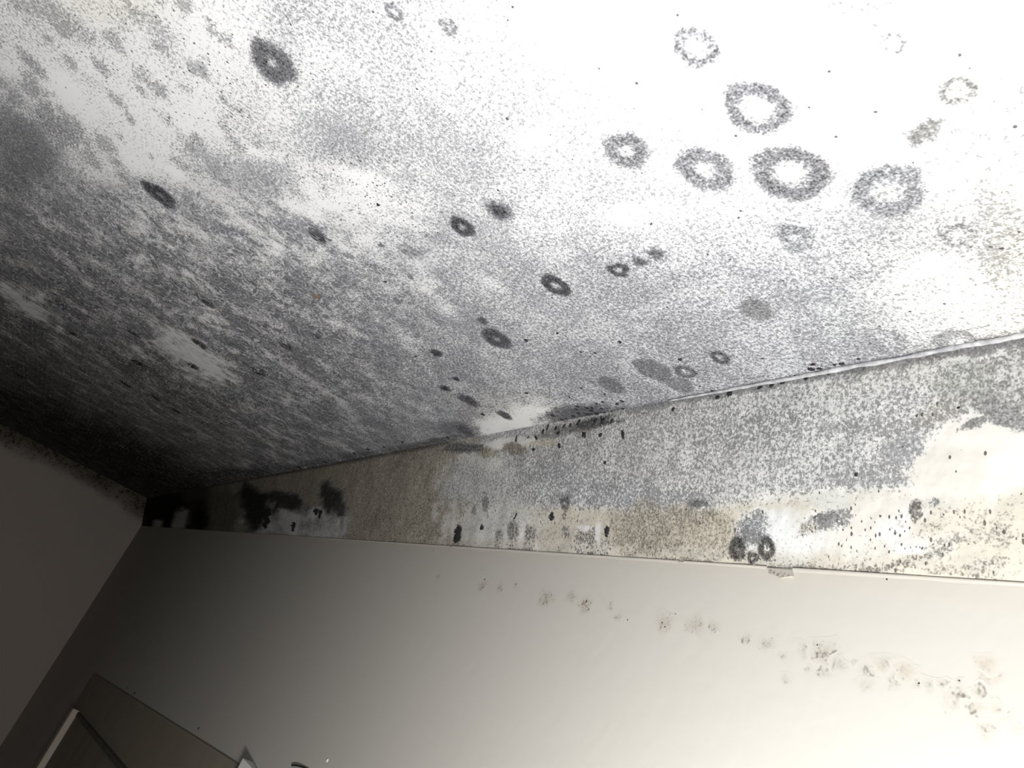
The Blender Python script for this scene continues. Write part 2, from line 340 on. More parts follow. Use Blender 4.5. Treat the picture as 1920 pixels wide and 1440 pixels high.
    # speckled panels between pale runs
    for (cx, cy, rx, ry) in [(935, 1012, 12, 20), (962, 1005, 13, 26), (992, 1008, 15, 24), (1087, 1018, 10, 26), (1110, 1015, 14, 30), (1133, 1028, 13, 18), (1058, 998, 10, 14)]:
        paint(cx, cy, rx, ry, 2, .55, .65, .55, .08, .25, soft=.2, rough=.15)
    for (cx, cy, rx, ry) in [(925, 1015, 3.5, 20), (948, 1010, 4, 24), (977, 1010, 3.5, 26), (1007, 1012, 4, 20), (1122, 1000, 5, 24), (1095, 990, 12, 6)]:
        paint(cx, cy, rx, ry, 2, .03, .1, .2, 0, 0, soft=.25, rough=.2)
    paint(1035, 1012, 24, 26, 0, .12, .1, .85, .25, .06)
    paint(770, 975, 95, 45, 0, .42, .25, 1, .55, .03)
    for (cx, cy, rx, ry) in [(835, 985, 8, 28), (815, 962, 6, 18), (850, 972, 7, 32), (880, 985, 14, 30)]:
        paint(cx, cy, rx, ry, 6, .12, .1, .4, .18, 0, soft=.6, rough=.8)
    # pale plaster with dark dots, lower right
    paint(1660, 985, 150, 60, -3, .02, .3, .55, 0, .14, soft=.4)
    paint(1475, 1010, 80, 45, 0, .10, .2, .12, 0, .02, soft=.4)
    paint(1440, 985, 40, 30, 0, .06, .1, 0, 0, .0)
    paint(1850, 850, 130, 85, -12, .0, .1, .45, 0, .006, soft=.2)
    paint(1780, 890, 70, 60, -30, .0, .1, .55, 0, .03, soft=.3)
    paint(1620, 1010, 60, 45, 0, .05, .3, .5, 0, .42)
    paint(1710, 995, 60, 45, 0, .08, .3, .3, 0, .55)
    paint(1800, 985, 90, 40, 0, .16, .3, .8, .03, .45)
    paint(1860, 1000, 44, 22, 10, .42, .3, .8, .12, .5)
    paint(1760, 1030, 44, 16, -35, .40, .4, .6, .05, .4)
    paint(1690, 1058, 60, 12, -12, .80, .55, .8, .25, .4)
    paint(1610, 1062, 44, 9, 0, .55, .5, .7, .1, .3)
    paint(1780, 1068, 60, 9, 3, .5, .2, .9, .3, .2)
    paint(1850, 1065, 40, 18, -10, .58, .4, .8, .2, .3)
    paint(1718, 955, 12, 20, 10, .80, .7, .5, .2, .3)
    paint(1752, 942, 9, 6, 0, .8, .5, .2, .2, .1)
    paint(1545, 975, 36, 16, -10, .72, .55, .2, .15, .2)
    paint(1580, 965, 16, 22, 0, .66, .5, .3, .15, .2)
    paint(1515, 990, 18, 12, 0, .5, .35, .6, .15, .2)
    paint(1555, 938, 44, 20, 0, .10, .2, .4, .08, .02, g=.5)
    # dark colonies near the foot
    paint(1383, 1030, 15, 20, -15, .95, .8, .4, .4, .1, soft=.25)
    paint(1412, 1045, 12, 11, 0, .85, .7, .4, .3, .1, soft=.3)
    paint(1436, 1030, 16, 20, 0, .9, .75, .4, .3, .1, soft=.25)
    paint(1438, 1026, 7, 9, 0, .2, .3, .3, .0, .1, soft=.3)
    paint(1410, 985, 30, 30, 0, .68, .5, .05, .15, .1)
    paint(1408, 1005, 18, 14, 0, .80, .65, .05, .2, .1)
    paint(1312, 945, 18, 7, 5, .9, .7, .1, .3, 0)
    # right end: greenish grey smears
    paint(1830, 720, 110, 44, 10, .56, .25, .35, .28, 0, g=.8)
    paint(1900, 745, 50, 40, 30, .60, .3, .25, .40, 0, g=.5)
    paint(1880, 775, 60, 22, 28, .8, .3, .25, .55, 0, g=.5, soft=.3)
    paint(1770, 770, 60, 22, -20, .6, .35, .4, .2, .1)
    paint(1825, 795, 26, 9, -25, .85, .45, .3, .5, 0)
    paint(1905, 690, 40, 44, 0, .45, .25, .3, .4, 0, g=.3)
    paint(1845, 665, 60, 8, -11, .1, .1, .2, 0, 0)
    paint(1690, 700, 90, 26, -10, .40, .3, .3, .06, 0, g=.3)
    paint(1600, 720, 60, 16, -10, .46, .3, .2, .08, 0)
    # grime directly below the crease bead
    ln = sstep(.085, .02, t + .05 * (nf - .5)) * sstep(1010, 1240, x); D[:] = np.maximum(D, ln * .95); K[:] = np.maximum(K, ln * .6)
    ln = sstep(.10, .0, t) * sstep(940, 800, x); D[:] = np.maximum(D, ln * .9); K[:] = np.maximum(K, ln * .85)
    # dirty line along the foot
    ln = sstep(.965, .995, t) * (.25 + .75 * (fbm(X * 12, Z * 0 + 1, 12) > .5)) * sstep(600, 900, x) * sstep(1800, 1500, x)
    D[:] = np.maximum(D, ln * .85); K[:] = np.maximum(K, ln * .55)
    pl = sstep(.90, .93, t) * sstep(.985, .96, t) * sstep(700, 850, x)
    toward(D, pl * .6, .1); toward(B, pl * .5, .75)
    V = np.clip(V, 0, 1)
    return dict(mould=np.stack([np.clip(D, 0, 1), np.clip(K, 0, 1), np.clip(B, 0, 1), V], 1), dots=np.stack([np.clip(T, 0, 1), np.clip(FI, 0, 1), np.clip(G, 0, 1), np.ones_like(D)], 1))
def wall_attrs(P):
    x, y, ok = survey(P); z = np.zeros(len(P))
    X, Z = P[:, 0], P[:, 2]
    B = .12 * fbm(X * 3, Z * 3, 2) + .25 * sstep(.03, 0, CAMZ + ZB - Z) * ok
    T = z
    return dict(mould=np.stack([z, z + .3, B, z], 1), dots=np.stack([T, z, z, z + 1], 1))
def left_attrs(P):
    e = (CEIL - P[:, 2]) / H; n = fbm(P[:, 1] * 6, P[:, 2] * 6, 2)
    s = sstep(.36, .02, e + .35 * (n - .5))
    D = s * .34; z = np.zeros(len(P))
    return dict(mould=np.stack([D, .45 * s, .9 * s, z], 1), dots=np.stack([z, .45 * s, z, z + 1], 1))

# ------------------------------------------------------------------ the room
XR = 4.5 * H; YF = -7.0 * H
d = .05
xs = [XR, XR * .6, XR * .3, .2 * H]
while d < 13.915:
    xs.append(-d * H); d += .02 if d < .3 else max(.0038, .0036 * d * d)
xs.append(-DX); xs = np.array(xs)
ys_dense = np.linspace(-1.32 * H, DT, 520)
ys = np.concatenate([[YF, -4 * H, -2.2 * H, -1.6 * H], ys_dense])
gx, gy = np.meshgrid(xs, ys, indexing='ij')
Pc = np.stack([gx.ravel(), gy.ravel(), np.full(gx.size, CEIL)], 1)
ceiling = mesh_object('ceiling', Pc, grid_faces(len(xs), len(ys), True), M_CEIL, attrs=ceiling_attrs(Pc), smooth=True, kind='structure',
                      label='white ceiling overgrown with grey speckled mould')
def ceil_z(X, Y): return CEIL
# leaning band between ceiling and wall paper
nv = 76; ts = np.linspace(0, 1, nv)
gx, gt = np.meshgrid(xs, ts, indexing='ij'); gx = gx.ravel(); gt = gt.ravel()
Pb = np.stack([gx, DT + (DB - DT) * gt, CEIL - (H - ZB) * gt], 1)
def band_lump(gx, gt):
    return (.004 * (fbm(gx * 9, gt * 1.6, 61) - .5) * 2 + .0022 * (fbm(gx * 30, gt * 5, 62) - .5) * 2) * sstep(0, .08, gt) * sstep(1, .93, gt)
lump = band_lump(gx, gt)
Pb -= BN[None, :] * lump[:, None]
band = mesh_object('wall_band', Pb, grid_faces(len(xs), nv), M_BAND, attrs=band_attrs(Pb), smooth=True, kind='structure',
                   label='leaning wall strip under the ceiling covered in grey and black mould')
# papered wall below; a few millimetres proud of the band foot
xw = xs[::2] if (len(xs) % 2) else np.concatenate([xs[::2], xs[-1:]])
zw = np.concatenate([np.linspace(CAMZ + ZB, CAMZ - 1.3 * H, 110), [CAMZ - 3 * H, 0]])
gx, gz = np.meshgrid(xw, zw, indexing='ij'); gx = gx.ravel(); gz = gz.ravel()
Pw = np.stack([gx, np.full(gx.size, DB) - .001, gz], 1)
wall = mesh_object('wall_back', Pw, grid_faces(len(xw), len(zw)), M_WALL, attrs=wall_attrs(Pw), smooth=True, kind='structure',
                   label='cream papered wall below the mouldy strip')
yl = np.concatenate([np.linspace(DB, -1.6 * H, 60), [-4 * H, YF]])
zl = np.concatenate([np.linspace(CEIL, CEIL - 1.2 * H, 70), np.linspace(CEIL - 1.3 * H, CAMZ - 4 * H, 8), [0]])
gy, gz = np.meshgrid(yl, zl, indexing='ij')
Pl = np.stack([np.full(gy.size, -DX), gy.ravel(), gz.ravel()], 1)
wl = mesh_object('wall_left', Pl, grid_faces(len(yl), len(zl)), M_LEFT, attrs=left_attrs(Pl), smooth=True, kind='structure',
                 label='dim brownish wall at the far end with a stained top')
mesh_object('floor', [(-DX, YF, 0), (XR, YF, 0), (XR, DB, 0), (-DX, DB, 0)], [(0, 1, 2, 3)], M_FLOOR, kind='structure', label='dark floor far below the frame')

# ------------------------------------------------------------------ shaped bits
def tube_along(name, pts, radii, mat, parent, seg=8, flat=None, label=None):
    vs_, fs = [], []
    pts = [np.array(p, float) for p in pts]
    for i, p in enumerate(pts):
        t = pts[min(i + 1, len(pts) - 1)] - pts[max(i - 1, 0)]; t /= np.linalg.norm(t)
        a = np.cross(t, [0, 0, 1.0]); a /= np.linalg.norm(a); b = np.cross(a, t)
        for k in range(seg):
            an = 2 * math.pi * k / seg
            vs_.append(p + radii[i] * (a * math.cos(an) + b * math.sin(an)))
    for i in range(len(pts) - 1):
        for k in range(seg):
            fs.append((i * seg + k, i * seg + (k + 1) % seg, (i + 1) * seg + (k + 1) % seg, (i + 1) * seg + k))
    fs.append(tuple(range(seg))[::-1]); fs.append(tuple((len(pts) - 1) * seg + k for k in range(seg)))
    return mesh_object(name, vs_, fs, mat, parent, smooth=True, label=label)
# the raised line of filler in the ceiling corner
bx = np.concatenate([np.linspace(-1.63, -.05, 150)]) * H
pts = [(x_, DT - .0015 + .0004 * math.sin(x_ * 60), CEIL - .0015 + .0018 * float(fbm(np.array([x_ * 45]), np.array([.5]), 3)[0] - .5)) for x_ in bx]
rad = [(.0011 + .0012 * min(1, (x_ / H + 1.63) / .45)) * (.45 + 1.1 * float(fbm(np.array([x_ * 70]), np.array([2.5]), 5)[0])) for x_ in bx]
tube_along('crease_bead', pts, rad, M_BEAD, band, 8, label='raised pale bead of filler in the ceiling corner')
bx = np.linspace(-13.85, -1.63, 120) * H

LAYER = [0]
def disc(name, center, ax_u, ax_v, nrm, ru, rv, attr_fn, mat, parent, prof, height=.0008, rings=9, seg=36, irr=.12, seed=0, label=None):
    """thin raised colony: rings of vertices round the centre, rim flush with the surface; prof(r, ang, A) edits the survey attributes"""
    V, R, A = [center], [0.0], [0.0]
    rng = random.Random(seed * 7 + 3)
    ph = [rng.uniform(0, 6.28) for _ in range(4)]
    for i in range(1, rings + 1):
        r = i / rings
        for k in range(seg):
            an = 2 * math.pi * k / seg
            w = 1 + irr * (math.sin(2 * an + ph[0]) * .5 + math.sin(3 * an + ph[1]) * .45 + math.sin(5 * an + ph[2]) * .35 + math.sin(9 * an + ph[3]) * .22) * (.3 + .7 * r)
            V.append(center + ax_u * (ru * r * w * math.cos(an)) + ax_v * (rv * r * w * math.sin(an))); R.append(r); A.append(an)
    V = np.array(V); R = np.array(R); A = np.array(A)
    at = attr_fn(V)
    if parent is wall: LAYER[0] += 1
    off = (.00003 + (LAYER[0] % 11) * 1.1e-5 if parent is wall else .00015) + height * (1 - R ** 2) ** .8
    if parent is wall: off += .001
    if parent is band: off += .0003 + band_lump(V[:, 0], np.clip((CEIL - V[:, 2]) / (H - ZB), 0, 1))
    V = V + nrm[None, :] * off[:, None]
    fs = [(0, 1 + (k + 1) % seg, 1 + k) for k in range(seg)]
    for i in range(rings - 1):
        for k in range(seg):
            a, b = 1 + i * seg + k, 1 + i * seg + (k + 1) % seg
            fs.append((a, b, b + seg, a + seg))
    if np.dot(np.cross(ax_u, ax_v), nrm) > 0: fs = [f[::-1] for f in fs]
    prof(R, A, at, seed)
    return mesh_object(name, V, fs, mat, parent, attrs=at, smooth=True, label=label)
def px_scale(P, ax1, ax2):
    e = 1e-4; a = np.array([P, P + ax1 * e, P + ax2 * e]); x, y, _ = project(a)
    J = np.array([[x[1] - x[0], x[2] - x[0]], [y[1] - y[0], y[2] - y[0]]]) / e
    return np.linalg.svd(J)[1]
def ring(d=.85, k=.5, centre=.45, width=.30, peak=.68, b=None, g=None):
    def f(R, A, at, seed):
        n = .10 * (fbm(np.cos(A) * 2 + 5, np.sin(A) * 2 + R * 3 + 5, seed) - .5)
        body = sstep(1.0, .72, R)
        rg = np.exp(-((R + n - peak) / width) ** 2); cc = sstep(.55, .05, R)
        w = body * np.clip(rg + (1 - cc) * .55 * (R < peak) , 0, 1)
        m = at['mould']; m[:, 0] += (np.maximum(d, m[:, 0]) - m[:, 0]) * w; m[:, 1] += (np.maximum(k, m[:, 1]) - m[:, 1]) * w
        c = cc * body * centre; m[:, 0] += (.12 - m[:, 0]) * c
        at['dots'][:, 1] += (np.maximum(min(.95, .44 + .95 * k), at['dots'][:, 1]) - at['dots'][:, 1]) * w
        if b is not None: m[:, 2] += (b - m[:, 2]) * body * .8
        if g is not None: at['dots'][:, 2] += (g - at['dots'][:, 2]) * body
    return f
def solid(d=.95, k=.7, fi=.4, edge=.7, b=None, g=None):
    def f(R, A, at, seed):
        w = sstep(1.0, edge, R + .15 * (fbm(np.cos(A) * 2 + 5 + R, np.sin(A) * 2 + R * 3 + 5, seed) - .5))
        m = at['mould']; m[:, 0] += (d - m[:, 0]) * w; m[:, 1] += (k - m[:, 1]) * w; at['dots'][:, 1] += (fi - at['dots'][:, 1]) * w
        if b is not None: m[:, 2] += (b - m[:, 2]) * w
        if g is not None: at['dots'][:, 2] += (g - at['dots'][:, 2]) * w
    return f
EX, EY, EZ = np.array([1.0, 0, 0]), np.array([0, 1.0, 0]), np.array([0, 0, 1.0])
DN = -EZ
BT = np.array([0, DB - DT, -(H - ZB)]); BT /= np.linalg.norm(BT)
def spot(px, py, r, prof, label=None, asp=1.0, ang=0, irr=.10, name='mould_ring', hgt=.0003, rings=9, seg=36):
    P = on_ceiling(px, py); s = px_scale(P, EX, EY)[0]; R = r / s
    a = math.radians(ang); u = EX * math.cos(a) + EY * math.sin(a); v = -EX * math.sin(a) + EY * math.cos(a)
    return disc(name, P, u, v, DN, R, R * asp, ceiling_attrs, M_CEIL, ceiling, prof, hgt, rings, seg, irr, seed=int(px * 3 + py), label=label)

# ring-shaped colonies on the ceiling
spot(512, 118, 70, ring(.95, .68, .2, .42, .48), 'large dark ring of mould with a pale pinprick centre', irr=.16)
spot(740, 22, 26, ring(.65, .34, .2), 'faint small mould ring at the top edge')
spot(842, 50, 29, solid(.75, .4, .5, .45), 'grey round mould spot near the top edge')
spot(1175, 283, 54, ring(.75, .42, .9, .40, .60), 'grey mould ring around a small white centre')
spot(1305, 88, 52, ring(.5, .30, .9, .22, .75), 'broken faint mould ring with a dark dot on its rim')
spot(1420, 203, 76, ring(.75, .42, .9, .22, .74), 'wide open mould ring with pale middle, topmost of the cluster')
spot(1322, 318, 65, ring(.8, .42, .3, .34, .68), 'filled grey mould ring touching the brightest cluster')
spot(1482, 325, 87, ring(.85, .48, .6, .26, .74, b=.2), 'largest dark mould ring with yellowish middle')
spot(1665, 358, 84, ring(.7, .38, .3, .26, .76, g=.5), 'greenish mould ring with torn right rim')
spot(1732, 248, 56, solid(.75, .4, .5, .5, b=.4), 'brownish mould patch with small white holes', asp=.62, ang=-28, irr=.22)
spot(1795, 170, 46, ring(.40, .2, .8, .2, .75, b=.5, g=.4), 'very faint greenish mould ring')
spot(1675, 80, 32, ring(.34, .2, .7, .2, .75), 'barely visible mould ring')
spot(1490, 445, 46, ring(.65, .32, .2, .34, .6, g=.4), 'faint mottled mould ring under the largest ring', irr=.2)
spot(936, 395, 38, solid(1, .84, .85, .25), 'dark round mould spot, upper of a close pair')
spot(867, 425, 33, ring(1, .84, .3, .38, .60), 'dark mould ring with pale middle, lower of a close pair')
spot(826, 440, 12, solid(.78, .42, .3, .5), None)
spot(598, 442, 38, solid(1, .86, .85, .2), 'ragged dark mould spot', irr=.25)
spot(300, 365, 46, ring(1, .85, .05, .45, .5), 'dark elongated mould ring by the pale area')
spot(1042, 535, 36, ring(1, .86, .2, .34, .66), 'crisp dark oval mould ring alone in the grey field')
spot(1160, 506, 25, ring(1, .8, .6, .36, .68), 'curled dark mould patch, first of a short chain', irr=.3)
spot(1199, 491, 24, solid(1, .78, .75, .35), 'dark mould patch, middle of a short chain', irr=.35, asp=.7)
spot(1231, 476, 28, solid(1, .74, .7, .3), 'grey mould patch, last of a short chain', irr=.35, asp=.7)
spot(1418, 580, 40, solid(.85, .56, .62, .7, b=.2, g=.3), 'soft olive grey mould disc', name='mould_disc')
spot(1225, 694, 41, solid(.9, .66, .72, .86), 'large flat grey mould disc near the crease', name='mould_disc')
spot(1285, 697, 26, ring(1, .7, .2, .26, .76), 'grey mould ring beside the flat disc')
spot(1350, 670, 24, ring(1, .76, .3, .26, .76, b=.2), 'small thin-rimmed mould ring above the crease')
spot(1146, 722, 29, solid(.9, .66, .7, .86), 'small flat grey mould disc near the crease', name='mould_disc')
spot(1275, 722, 30, solid(.9, .62, .66, .85), None, name='mould_disc')
spot(931, 635, 38, ring(1, .82, .2, .48, .58), 'dark oval mould ring with star-like middle')
spot(905, 601, 17, solid(1, .82, .8, .3), None)
spot(600, 183, 20, solid(.58, .28, .15, .3), None)
spot(625, 82, 28, solid(.48, .22, .12, .3), None)
spot(1020, 346, 17, solid(.6, .26, .2, .4), None)
spot(1545, 580, 30, solid(.58, .24, .22, .6, g=.3), None, name='mould_disc')
spot(1660, 640, 48, ring(.66, .26, .5, .14, .84, g=.4), 'thin grey mould arc above the crease bead')
spot(1795, 640, 50, ring(.66, .26, .6, .14, .84, g=.4), 'thin grey mould arc at the far right of the crease bead')
spot(1795, 440, 45, ring(.5, .25, .3, .2, .7), None)
# dark oval colonies, foreshortened towards the corner
for (px, py, r, k) in [(818, 662, 17, .85), (855, 710, 10, .85), (835, 728, 15, .85), (878, 750, 27, .8), (946, 778, 19, .72), (536, 648, 20, .85), (390, 570, 19, .8), (375, 645, 22, .8),
                       (362, 686, 18, .85), (258, 680, 20, .92), (475, 531, 14, .7), (485, 697, 24, .8), (592, 630, 13, .7), (250, 626, 17, .8), (140, 628, 15, .9), (870, 806, 25, .75),
                       (465, 490, 10, .6), (715, 460, 9, .6), (745, 565, 13, .6), (655, 480, 14, .5), (40, 706, 17, .95), (545, 525, 16, .6), (680, 640, 13, .6), (290, 745, 18, .9), (235, 720, 18, .9), (330, 770, 14, .9), (1110, 716, 5, .6), (960, 608, 4, .7), (770, 520, 8, .6), (1200, 600, 9, .35), (600, 760, 14, .6), (740, 690, 10, .5), (420, 760, 18, .75)]:
    spot(px, py, r * 1.15, solid(1.0, min(1, k + .06), .8 if k > .7 else .55, .40), 'dark oval mould spot stretched towards the far corner' if r >= 17 else None, irr=.18, name='mould_spot', rings=6, seg=24, asp=.92)

# black furry tufts: small domes that stand proud
def tuft(px, py, r, on='ceiling', mat=None, asp=.8, name='mould_tuft', ang=0, parent=None, label=None):
    if on == 'ceiling': P, n_, u, v, par = on_ceiling(px, py), DN, EX, EY, ceiling; P = P.copy(); P[2] = ceil_z(P[0], P[1])
    elif on == 'band': P, n_, u, v, par = on_band(px, py), -BN, EX, BT, band
    else: P, n_, u, v, par = on_wall(px, py), -EY, EX, -EZ, wall; P = P - EY * .001
    s = px_scale(P, u, v)[0]; R = r / s
    a = math.radians(ang); uu = u * math.cos(a) + v * math.sin(a); vv = -u * math.sin(a) + v * math.cos(a)
    rng = random.Random(int(px * 13 + py)); seg = 16; asp *= rng.uniform(.7, 1.15); R *= .92; ang += rng.uniform(-25, 25)
    a = math.radians(ang); uu = u * math.cos(a) + v * math.sin(a); vv = -u * math.sin(a) + v * math.cos(a)
    V = [P + n_ * min(R * .28, .002)]; fs = []
    for i, (rr, h) in enumerate(((.45, .85), (.8, .45), (1.0, -.15))):
        for k in range(seg):
            an = 2 * math.pi * k / seg; w = rng.uniform(.55, 1.3)
            V.append(P + uu * R * rr * w * math.cos(an) + vv * R * asp * rr * w * math.sin(an) + n_ * min(R * .28, .002) * h)
    for k in range(seg): fs.append((0, 1 + k, 1 + (k + 1) % seg))
    for i in range(2):
        for k in range(seg): fs.append((1 + i * seg + k, 1 + (i + 1) * seg + k, 1 + (i + 1) * seg + (k + 1) % seg, 1 + i * seg + (k + 1) % seg))
    return mesh_object(name, V, fs, mat or M_BLACK, parent or par, smooth=True, label=label)
for (px, py, r) in [(987, 638, 8), (1045, 625, 5), (1089, 660, 4), (1116, 662, 4), (1162, 641, 6), (988, 737, 6), (709, 384, 6), (951, 223, 5), (1221, 420, 5), (355, 444, 4), (961, 13, 3.5), (952, 38, 3), (1173, 284, 5), (1194, 286, 3),
                    (1342, 95, 7), (1388, 171, 4), (1480, 214, 4), (1405, 226, 4), (1461, 338, 4), (1555, 134, 4), (1642, 210, 5), (1385, 408, 4), (1561, 522, 5), (1611, 343, 3), (1614, 390, 3), (1820, 463, 5), (1858, 463, 5), (1878, 466, 6), (728, 20, 4), (722, 528, 5), (780, 668, 5),
                    (1037, 779, 6), (1054, 787, 6), (1100, 765, 6), (1083, 762, 5), (1081, 767, 6), (1110, 765, 5), (1130, 754, 5), (1118, 757, 4), (1157, 757, 6), (1166, 752, 5), (1168, 766, 6), (1128, 766, 5), (1090, 728, 4), (1134, 739, 4), (1068, 745, 4), (1108, 770, 7), (1120, 776, 9), (1135, 775, 7), (1100, 776, 7), (1148, 772, 6), (1075, 780, 6), (1085, 775, 5),
                    (1525, 683, 8), (1578, 682, 8), (1565, 684, 5), (1520, 692, 9), (1537, 691, 8), (1491, 704, 6), (1512, 701, 6), (1336, 733, 6), (1312, 724, 4), (1275, 674, 6), (1610, 673, 5), (1430, 672, 4), (1290, 744, 5), (755, 829, 5), (690, 842, 6), (840, 820, 5), (905, 777, 6), (665, 850, 6), (560, 876, 8), (720, 838, 5), (610, 866, 6)]:
    tuft(px, py, r, asp=.75, mat=M_GLARE_TUFT if px > 900 and py < 560 else None)
tuft(594, 556, 9, mat=M_RUST, asp=1, label='rusty brown tuft among grey mould')
for (px, py, r, asp, an) in [(1058, 800, 7, .6, -60), (1070, 798, 7, .6, -60), (1018, 810, 7, .6, -60), (1027, 801, 7, .6, -50), (1042, 803, 6, .6, -60), (1005, 821, 6, .6, 40), (968, 823, 7, .5, -50), (991, 820, 5, .6, -50), (1047, 812, 7, .7, 0), (1095, 815, 8, .8, 0), (1126, 816, 8, .8, 0), (1049, 836, 8, .8, 40), (1168, 815, 9, .7, 40), (1085, 792, 7, .6, -60), (1147, 790, 8, .6, -60), (1130, 790, 9, .6, -50), (1116, 790, 8, .6, -70), (900, 832, 6, .5, -60), (985, 842, 4, .8, 0), (1134, 868, 5, .8, 0), (1000, 843, 6, .6, 0),
                             (1586, 711, 10, .9, -50), (1512, 709, 7, .7, 0), (1368, 738, 10, .6, -10), (1425, 727, 7, .5, -10), (1447, 723, 7, .5, -10), (1467, 718, 7, .5, -10), (1345, 745, 7, .6, 0), (1262, 768, 5, .6, -30), (1553, 703, 6, .5, -10), (1666, 718, 4, .8, 0), (1784, 766, 6, .8, 0), (1797, 765, 6, .8, 0), (1693, 838, 6, .8, 0), (1752, 943, 6, .8, 0), (1456, 768, 0.1, .8, 0), (1605, 891, 4, 1, 0),]:
    if r > 1: tuft(px, py, r, 'band', asp=asp, ang=an)
# runs of black mould hanging down the band
def drip(px, py, w, h, label=None):
    P = on_band(px, py); s = px_scale(P, EX, BT); e = 1e-4
    x, y, _ = project(np.array([P, P + EX * e, P + BT * e])); su = math.hypot(x[1] - x[0], y[1] - y[0]) / e; sv = math.hypot(x[2] - x[0], y[2] - y[0]) / e
    rng = random.Random(int(px)); n = 13; V, fs = [], []
    for i in range(n):
        t = -1 + 2 * i / (n - 1); ww = w * math.sqrt(max(0, 1 - t * t)) * (1.0 + .35 * math.sin(t * 3 + px)) + .4; ww *= rng.uniform(.55, 1.25)
        off = rng.uniform(-.35, .35) * w
        for k, (a, hh) in enumerate(((-1, -.3), (-.6, .8), (0, 1), (.6, .8), (1, -.3))):
            V.append(P + EX * (a * ww + off) / su + BT * (t * h) / sv - BN * (.002 + .0012 * hh))
    for i in range(n - 1):
        for k in range(4): fs.append((i * 5 + k, i * 5 + k + 1, (i + 1) * 5 + k + 1, (i + 1) * 5 + k))
    return mesh_object('mould_run', V, fs, M_BLACK, band, smooth=True, label=label)
drip(501, 972, 8, 20, 'thick black run of mould on the pale drips')
drip(551, 988, 4, 9)
drip(521, 947, 4, 7); drip(594, 960, 4, 6); drip(601, 965, 3, 8)
drip(859, 1003, 7, 16, 'black forked run of mould above the paper edge')
drip(969, 978, 6, 17, 'dark run of mould tapering to a point')
drip(905, 990, 2.5, 4)
drip(1140, 998, 4, 10); drip(1036, 970, 4, 7)
# colonies on the band that stand out singly
def bspot(px, py, r, prof, label=None, asp=1, ang=0, irr=.2, name='mould_patch'):
    P = on_band(px, py); s = px_scale(P, EX, BT)[0]; R = r / s
    a = math.radians(ang); u = EX * math.cos(a) + BT * math.sin(a); v = -EX * math.sin(a) + BT * math.cos(a)
    return disc(name, P, u, v, -BN, R, R * asp, band_attrs, M_BAND, band, prof, .001, 8, 30, irr, seed=int(px * 3 + py), label=label)
bspot(1383, 1030, 24, ring(1, .85, .35, .45, .6), 'dark honeycomb mould patch near the paper edge')
bspot(1437, 1029, 24, ring(1, .8, .9, .25, .72), 'dark mould ring open at the top near the paper edge')
bspot(1411, 1046, 15, ring(.95, .75, .6, .3, .65), 'small brown mould ring between two dark ones')
bspot(1408, 1000, 24, solid(.85, .62, .25, .3), 'bluish black mould cluster above the dark rings', irr=.3)
bspot(1312, 945, 20, solid(.95, .7, .3, .3), None, asp=.5, irr=.3)
bspot(1718, 955, 20, solid(.9, .72, .25, .3, b=.6), 'olive black mould clump on the pale plaster', asp=.6, ang=85, irr=.3)
bspot(1552, 977, 30, solid(.85, .6, .2, .3), 'ragged dark mould patch on the pale plaster', asp=.5, irr=.35)
bspot(912, 944, 19, solid(.8, .5, .35, .35), 'smoky grey mould blotch on the pale wash', asp=1.1)
bspot(889, 958, 13, solid(.7, .42, .3, .35), None)
bspot(1062, 945, 20, ring(.8, .5, .3, .4, .6), None, asp=.8)
bspot(965, 842, 25, solid(.7, .4, .5, .5, b=.9), 'olive brown stain under the pale crease', asp=.5, ang=12)
bspot(915, 850, 22, solid(.5, .1, .55, .7, b=1, g=.5), 'pale olive stain under the pale crease', asp=.5, ang=8)
for (px, py, r) in [(1034, 969, 8), (1059, 968, 8)]:
    bspot(px, py, r, ring(.9, .8, 1, .18, .8), None, asp=.8, irr=.25, name='mould_loop')

